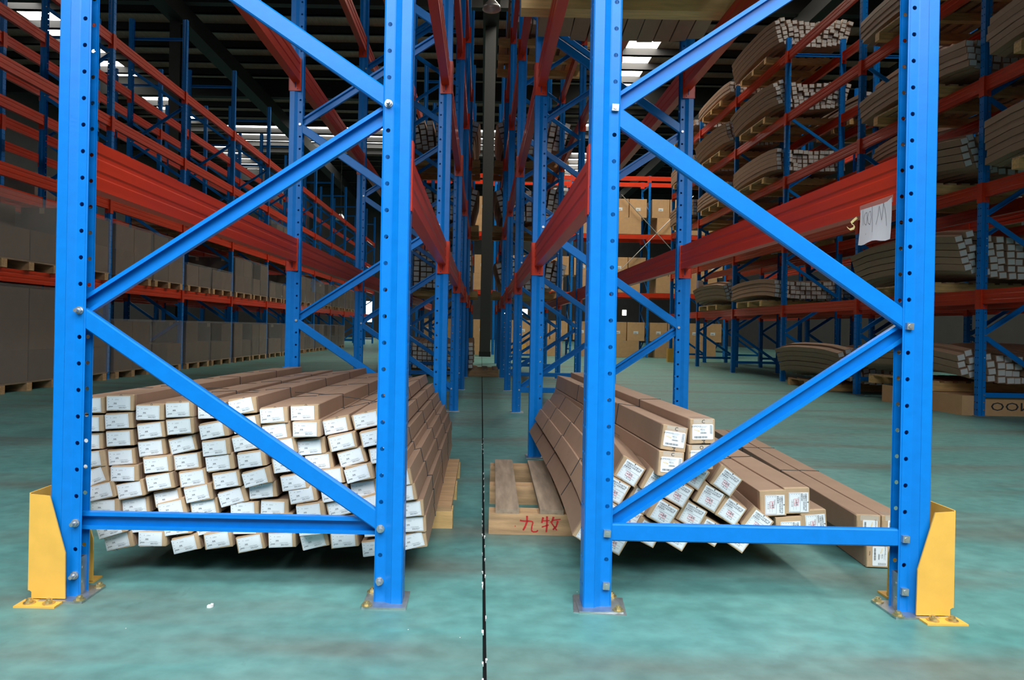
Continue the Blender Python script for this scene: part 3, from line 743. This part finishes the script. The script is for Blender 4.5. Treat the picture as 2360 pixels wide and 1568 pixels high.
for nz in (1,2,3):
    mb = MB(); H = .13+.342*nz; g = .527; n = 10
    ring = [(-g+2*g*k/n,-g) for k in range(n)]+[(g,-g+2*g*k/n) for k in range(n)]+[(g-2*g*k/n,g) for k in range(n)]+[(-g,g-2*g*k/n) for k in range(n)]
    rr = random.Random(nz); vs = []
    for lv in range(6):
        for (a,b) in ring: q = 1+rr.uniform(-.004,.012); vs.append((a*q,b*q,.10+(H-.10)*lv/5+.01))
    N_ = len(ring); fs = [(l*N_+k,l*N_+(k+1)%N_,(l+1)*N_+(k+1)%N_,(l+1)*N_+k) for l in range(5) for k in range(N_)]
    fs.append(tuple(5*N_+k for k in range(N_)))
    mb.add(vs, fs); FILMS[nz] = mb.mesh('film', ['film'])
LS = [(1,-1,3),(1,0,2),(2,-1,2),(2,0,2),(3,-1,2),(3,0,1),(3,1,1),(4,-1,2),(4,0,2),(4,1,1),(5,-1,2),(5,0,1),(5,1,2),(6,-1,2),(6,0,2),(6,1,1),(7,0,2),(7,-1,2),(8,0,2),(8,1,1),(8,-1,2),(9,0,2)]
for (i, lv, nz) in LS:
    if i == 0: continue
    for side, dx in (('near', -.548), ('far', .548)):
        y = 4.80+(i+.5)*BAY + dx
        z = 0 if lv < 0 else LL[lv]+.002
        l = 'on the floor' if lv < 0 else f"on the {ORD[lv]} level"
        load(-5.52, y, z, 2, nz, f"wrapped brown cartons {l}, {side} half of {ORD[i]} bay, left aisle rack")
for (i, lv, nz) in [(1,2,1),(2,1,1),(1,1,1),(2,0,1),(3,0,1)]:
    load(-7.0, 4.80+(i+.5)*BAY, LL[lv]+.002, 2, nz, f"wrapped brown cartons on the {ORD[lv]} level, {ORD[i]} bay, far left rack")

# flat brown cartons lying at the right floor edge with the maker's name
def name_box(x, y, z, w, d, h, label, txt):
    mb = MB(); mb.box((-w/2,0,0),(w/2,d,h)); o = obj('flat_carton', recalc(mb.mesh('flat_carton', ['cardf'])), None, (x,y,z)); tag(o, label, 'carton')
    m2 = MB(); put_text(m2, txt, .12, 0, 0, y=0, mi=0, rot=PI, sx=1.5); p = obj('printed_name', m2.mesh('printed_name', ['ink']), o, (-.05,-.002,h/2))
name_box(5.52, 7.02, 0, 1.30, 1.4, .20, 'flat brown carton with upside-down brand print on the floor, right edge', 'JOMOO')

# ------------------------------------------------------------------ paper on the right beam etc.
xb = 1.230-.0245
g = MB(); nx_, nz_ = 8, 8; ys0, ys1 = 2.050, 2.218
def pp(u, v): # u along beam (near->far reversed), v down
    y = ys1 + (ys0-ys1)*u; z = 1.185 - .112*v - .004*math.sin(u*9)*v
    if u > .85 and v < .15: z += .010*(u-.85)/.15
    x = xb-.002 - .004*math.sin(u*PI*1.3)*v - .02*v*v*.3
    return (x, y, z)
vs = [pp(i/nx_, j/nz_) for j in range(nz_+1) for i in range(nx_+1)]
fs = [(j*(nx_+1)+i, j*(nx_+1)+i+1, (j+1)*(nx_+1)+i+1, (j+1)*(nx_+1)+i) for j in range(nz_) for i in range(nx_)]
g.add(vs, fs)
pa = obj('paper_note', g.mesh('paper_note', ['sheet'])); mo = pa.modifiers.new('t','SOLIDIFY'); mo.thickness = .0004
tag(pa, 'white paper note with scribbled handwriting taped under the right red beam', 'paper note')
wr = MB()
def pen(pts):
    for a, b in zip(pts[:-1], pts[1:]):
        A = Vector(pp(*a)); B = Vector(pp(*b)); A.x -= .0012; B.x -= .0012
        d = (B-A).normalized(); n_ = Vector((0,-d.z,d.y))*.0006
        wr.add([A-n_,B-n_,B+n_,A+n_], [(0,1,2,3)])
pen([(.09,.02),(.10,.2),(.13,.45)]); pen([(.17,.14),(.14,.25),(.17,.4),(.24,.47),(.26,.3),(.24,.12),(.18,.13)]); pen([(.30,.14),(.27,.26),(.30,.42),(.37,.5),(.40,.3),(.36,.12),(.31,.13)])
pen([(.40,-.03),(.43,.3),(.46,.55),(.48,.75)]); pen([(.57,.56),(.61,.3),(.63,.05),(.68,.25),(.73,.45),(.75,.2),(.76,.0),(.82,.2),(.86,.45),(.88,.62)]); pen([(.26,.70),(.265,.74)])
obj('handwriting', wr.mesh('handwriting', ['ink']), pa)
tp = MB(); tp.add([(xb-.0009,2.225,1.187),(xb-.0009,2.045,1.190),(xb-.0009,2.045,1.168),(xb-.0009,2.225,1.165)], [(0,1,2,3)])
tp.v = [(v[0]-.0002, v[1], v[2]+.012) for v in tp.v]
obj('tape', tp.mesh('tape', ['tape']), pa)
cu_ = MB(); pts = [P3(1974,499,2.25),P3(1966,506,2.25),P3(1960,512,2.252),P3(1968,518,2.255),P3(1966,524,2.252),P3(1958,527,2.25),P3(1951,522,2.248)]
for a, b in zip(pts[:-1], pts[1:]): cu_.add([a,b,(b[0]+.004,b[1],b[2]-.006),(a[0]+.004,a[1],a[2]-.007)], [(0,1,2,3)])
o = obj('tape_curl', cu_.mesh('tape_curl', ['gold'])); tag(o, 'curl of yellowish tape hanging left of the paper note', 'tape')
# sheet wrapped round the foot of the second left post
mb = MB(); mb.box((-.048,-.042,0),(.048,-.040,.012)); mb.box((-.048,-.0425,.012),(.048,-.040,.028),1)
o = obj('foot_wrap', recalc(mb.mesh('foot_wrap', ['sheet','blue'])), None, (-1.160, Y0+BAY, .50)); tag(o, 'white and blue paper band round the second left post just above the cartons', 'paper band')
# white tag on far right post
x, z = at(1614,656,15.9); mb = MB(); mb.box((-.06,-.01,-.09),(.06,.01,.09)); o = obj('tag_card', recalc(mb.mesh('tag_card',['paper'])), None, (x,15.9,z)); tag(o, 'small white card hanging on a far right aisle post', 'card')

# crumbs on the floor
def crumb(px, py, r, label):
    s = (py-VY+ (px-VX)*-.0192)/CAMZ; Y = F/s; x, z = at(px, py, Y)
    rr = random.Random(int(px)); mb = MB(); n = 7
    vs = [(0,0,r*.7)] + [(r*(1+rr.uniform(-.3,.3))*math.cos(2*PI*k/n), r*(1+rr.uniform(-.3,.3))*math.sin(2*PI*k/n), r*.25) for k in range(n)] + [(0,0,0)]
    fs = [(0,1+k,1+(k+1)%n) for k in range(n)] + [(n+1,1+(k+1)%n,1+k) for k in range(n)]
    mb.add(vs, fs); o = obj('foam_crumb', mb.mesh('foam_crumb', ['chalk']), None, (x,Y,.0)); tag(o, label, 'crumb', 'white crumbs on the floor')
crumb(290,1449,.0016,'white foam crumb on the green floor, lower left corner'); crumb(941,1452,.0016,'white foam crumb on the floor below the centre left post'); crumb(1060,1470,.0018,'white foam crumb on the floor just left of the black joint')
crumb(1330,1365,.0018,'white foam crumb on the floor left of the centre right base plate'); crumb(698,1305,.0015,'tiny white crumb on the floor before the left stack'); crumb(1570,1293,.0015,'tiny white crumb on the floor under the tilted stack')
mb = MB()
for k in range(6): a = k*.7; mb.box((-.009+.003*k,-.003,0),(-.004+.003*k,.004,.006+.002*(k%2)), mtx=Matrix.Rotation(a*.4,4,'Z'))
s = (1401-VY-12*-1)/CAMZ; o = obj('crumpled_film', recalc(mb.mesh('crumpled_film',['chalk'])), None, (at(485,1401,F/((1401-VY+12)/CAMZ))[0], F/((1401-VY+12)/CAMZ), 0)); tag(o, 'little crumpled scrap of white film on the floor, lower left', 'scrap')

# ------------------------------------------------------------------ building
JX = .022; FX0, FX1, FY0, FY1 = -20, 15, -1.6, 50
mb = MB(); mb.box((FX0,FY0,-.15),(JX-.0045,FY1,0)); mb.box((JX+.0045,FY0,-.15),(FX1,FY1,0)); mb.box((JX-.0045,FY0,-.15),(JX+.0045,FY1,-.018),1)
fl = struct('floor', mb, ['floor','dark'])
mb = MB(); rr = random.Random(5); y = 1.3
while y < 5:
    if rr.random() < .5:
        w = rr.uniform(.001,.003); sx = rr.choice((-.0045,.0045)); mb.box((JX+sx-w,y,-.006),(JX+sx+w,y+rr.uniform(.003,.02),.0012))
    y += rr.uniform(.01,.09)
o = obj('joint_crumbs', recalc(mb.mesh('joint_crumbs',['chalk']))); tag(o, 'pale crumbs of filler along the black floor joint', 'crumbs', kind='stuff')
CZ = 10.8
# roof: sheet with skylight openings filled by translucent panels, plus one added glow panel
strips = [(-15.3,-14.2),(4.9,6.0)]
cross = (35.0,39.0); glow_patch = (1.2,4.6,16.6,18.4)
mb = MB(); xs = [FX0]+[v for s_ in strips for v in s_]+[FX1]
for i in range(0,len(xs)-1):
    if (xs[i],xs[i+1]) in strips: continue
    if xs[i] < glow_patch[0] < xs[i+1]:
        mb.box((xs[i],FY0,CZ),(xs[i+1],glow_patch[2],CZ+.08)); mb.box((xs[i],glow_patch[3],CZ),(xs[i+1],cross[0],CZ+.08))
        mb.box((xs[i],glow_patch[2],CZ),(glow_patch[0],glow_patch[3],CZ+.08)); mb.box((glow_patch[1],glow_patch[2],CZ),(xs[i+1],glow_patch[3],CZ+.08))
    else: mb.box((xs[i],FY0,CZ),(xs[i+1],cross[0],CZ+.08))
    mb.box((xs[i],cross[1],CZ),(xs[i+1],FY1,CZ+.08))
for s_ in strips: pass
mb.box((FX0,cross[0],CZ),(-13.2,cross[1],CZ+.08)); mb.box((2.5,cross[0],CZ),(FX1,cross[1],CZ+.08))
struct('ceiling', mb, ['roof'])
k = 0
for s_ in strips:
    k += 1; mb = MB(); mb.box((s_[0],FY0,CZ+.01),(s_[1],cross[0],CZ+.05)); mb.box((s_[0],cross[1],CZ+.01),(s_[1],FY1,CZ+.05)); struct(f'window_{k}', mb, ['sky' if k == 1 else 'skyb'])
mb = MB(); mb.box((glow_patch[0],glow_patch[2],CZ+.01),(glow_patch[1],glow_patch[3],CZ+.05)); struct('window_9', mb, ['roofglow'])  # unseen glowing panel added in the roof to light the cross rack
mb = MB(); mb.box((-13.2,cross[0]+.05,CZ+.01),(2.5,cross[0]+1.2,CZ+.05)); mb.box((-13.2,cross[0]+1.5,CZ+.01),(2.5,cross[0]+2.9,CZ+.05)); mb.box((-13.2,cross[1]-.5,CZ+.01),(2.5,cross[1]-.1,CZ+.05))
struct('window_3', mb, ['sky'])
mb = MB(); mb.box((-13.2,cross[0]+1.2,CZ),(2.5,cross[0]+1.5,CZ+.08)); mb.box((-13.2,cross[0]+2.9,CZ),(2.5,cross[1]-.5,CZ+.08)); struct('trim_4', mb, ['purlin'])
mb = MB(); y = FY0+.5
while y < 49:
    mb.box((FX0,y-.04,CZ-.26),(FX1,y+.04,CZ)); mb.box((FX0,y-.04,CZ-.26),(FX1,y+.10,CZ-.24)); y += 1.35
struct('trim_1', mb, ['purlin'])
mb = MB()
for x in (-8.75,.1,8.95): mb.box((x-.22,FY0,CZ-1.5),(x+.22,FY1,CZ-1.0)); 
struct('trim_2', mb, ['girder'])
mb = MB()
for y in (3.6,11.6,19.6,27.6,43.6): mb.box((FX0,y-.12,CZ-1.0),(FX1,y+.12,CZ-.28))
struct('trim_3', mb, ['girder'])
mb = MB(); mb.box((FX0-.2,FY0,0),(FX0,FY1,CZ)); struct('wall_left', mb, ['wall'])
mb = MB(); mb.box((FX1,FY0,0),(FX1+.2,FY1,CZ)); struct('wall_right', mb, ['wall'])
# end wall with openings
ops = []
def op(px0, px1, py0, py1):
    a = at(px0,py1,FY1); b = at(px1,py0,FY1); ops.append((a[0], b[0], max(0,a[1]), b[1]))
op(843,858,695,742); op(1198,1216,713,725); op(1434,1444,715,727); op(1155,1165,716,724)
ops.sort(); mb = MB(); x = FX0
for (a,b,c,d) in ops:
    mb.box((x,FY1,0),(a,FY1+.2,CZ)); mb.box((a,FY1,0),(b,FY1+.2,c)) if c > .01 else None; mb.box((a,FY1,d),(b,FY1+.2,CZ)); x = b
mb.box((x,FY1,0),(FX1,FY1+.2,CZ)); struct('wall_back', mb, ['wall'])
for k, (a,b,c,d) in enumerate(ops):
    mb = MB(); mb.box((a,FY1+.05,c),(b,FY1+.08,d)); struct('door_1' if k == 0 else f'window_{k+3}', mb, ['door'])
# front wall behind the camera with the wide loading door the daylight comes through
mb = MB(); mb.box((FX0,FY0-.2,0),(-4,FY0,CZ)); mb.box((4.6,FY0-.2,0),(FX1,FY0,CZ)); mb.box((-4,FY0-.2,4.6),(4.6,FY0,CZ)); struct('wall_front', mb, ['wall'])

def column(x, y, label):
    r = obj('building_column', None, None, (x,y,0)); tag(r, label, 'column', 'steel building columns')
    w, d, t = .15, .15, .015
    mb = MB(); mb.box((-w,-d,0),(w,-d+t,9.28)); mb.box((-w,d-t,0),(w,d,9.28)); mb.box((-t/2,-d+t,0),(t/2,d-t,9.28)); obj('shaft', recalc(mb.mesh('shaft',['girder'])), r)
    mb = MB(); mb.box((-w-.012,-d-.012,0),(w+.012,d+.012,.14)); obj('foot_band', recalc(mb.mesh('foot_band',['dark'])), r)
column(.1,19.6,'dark grey steel column standing between the two centre racks'); column(-8.75,19.6,'dark steel column rising behind the left racks'); column(-8.75,35.6,'distant dark steel column behind the left racks')
def lamp(px, py, Y, r, label, rodtop):
    x, z = at(px, py, Y); o = obj('pendant_lamp', None, None, (x,Y,z)); tag(o, label, 'lamp', 'pendant high-bay lamps')
    mb = MB(); n = 20; prof = [(r,0),(r*.92,.06),(r*.55,r*.75),(r*.28,r*1.1)]
    vs = [(a*math.cos(2*PI*k/n),a*math.sin(2*PI*k/n),h) for a,h in prof for k in range(n)]
    fs = [(l*n+k,l*n+(k+1)%n,(l+1)*n+(k+1)%n,(l+1)*n+k) for l in range(3) for k in range(n)]
    mb.add(vs, fs); s_ = obj('lamp_shade', mb.mesh('lamp_shade',['lampshade'],True), o); mo = s_.modifiers.new('t','SOLIDIFY'); mo.thickness = .004
    mb = MB(); mb.cyl((0,0), r*.28, r*1.1, r*1.7); obj('housing', recalc(mb.mesh('housing',['girder'])), o)
    mb = MB(); mb.cyl((0,0), .012, r*1.7, max(rodtop-z, r*1.7+.1)); obj('rod', recalc(mb.mesh('rod',['girder'])), o)
    mb = MB(); mb.cyl((0,0), .05, .08, .2); obj('bulb', recalc(mb.mesh('bulb',['lampshade'])), o)
lamp(1133,22,12.6,.17,'aluminium pendant lamp high up beside the centre column','',) if 0 else lamp(1133,22,12.6,.17,'aluminium pendant lamp high up beside the centre column',9.8)
lamp(785,507,34,.26,'small distant pendant lamp hanging over the left aisle',9.8)

# loose pallets standing deep between the centre racks
pallet(-.02, 11.9, 0, .62, 1.0, 'small pallet on the floor deep between the centre racks', bh=.10, nb=4, meshes=pallet_meshes(.62,1.0,.10,.09))
pallet(5.3, 13.2, 0, 1.1, 1.0, 'empty pallet on the floor beside the far right stack', bh=.09, nb=7, meshes=PM) if 0 else None

# ------------------------------------------------------------------ light
def area(name, loc, rot, sx, sy, e, col):
    l = bpy.data.lights.new(name, 'AREA'); l.shape = 'RECTANGLE'; l.size = sx; l.size_y = sy; l.energy = e; l.color = col
    o = bpy.data.objects.new(name, l); C.objects.link(o); o.location = loc; o.rotation_euler = rot; return o
area('daylight_through_loading_door', (.25,FY0+.75,3.55), (R(34),0,0), 6.6, 2.2, 222, (.93,.97,1.0)).data.spread = R(108)
w = bpy.data.worlds.new('w'); bpy.context.scene.world = w; w.use_nodes = True
w.node_tree.nodes['Background'].inputs[0].default_value = (.75,.86,1,1); w.node_tree.nodes['Background'].inputs[1].default_value = .12

# ------------------------------------------------------------------ camera
cam = bpy.data.cameras.new('camera'); co = bpy.data.objects.new('camera', cam); C.objects.link(co)
cam.sensor_fit = 'HORIZONTAL'; cam.sensor_width = 36; cam.lens = F/2360*36
cam.shift_x = (1180-VX)/2360; cam.shift_y = -(784-VY)/2360; cam.clip_start = .05; cam.clip_end = 200
co.matrix_world = Matrix(((ct,-st,0,0),(0,0,-1,0),(st,ct,0,CAMZ),(0,0,0,1)))
sc = bpy.context.scene; sc.camera = co
sc.view_settings.view_transform = 'Standard'; sc.view_settings.look = 'None'; sc.view_settings.gamma = 1; sc.view_settings.exposure = 0
sc.view_settings.use_curve_mapping = False
sc.cycles.max_bounces = 6; sc.cycles.diffuse_bounces = 3; sc.cycles.glossy_bounces = 3; sc.cycles.use_adaptive_sampling = True; sc.cycles.adaptive_threshold = .03; sc.cycles.use_denoising = True
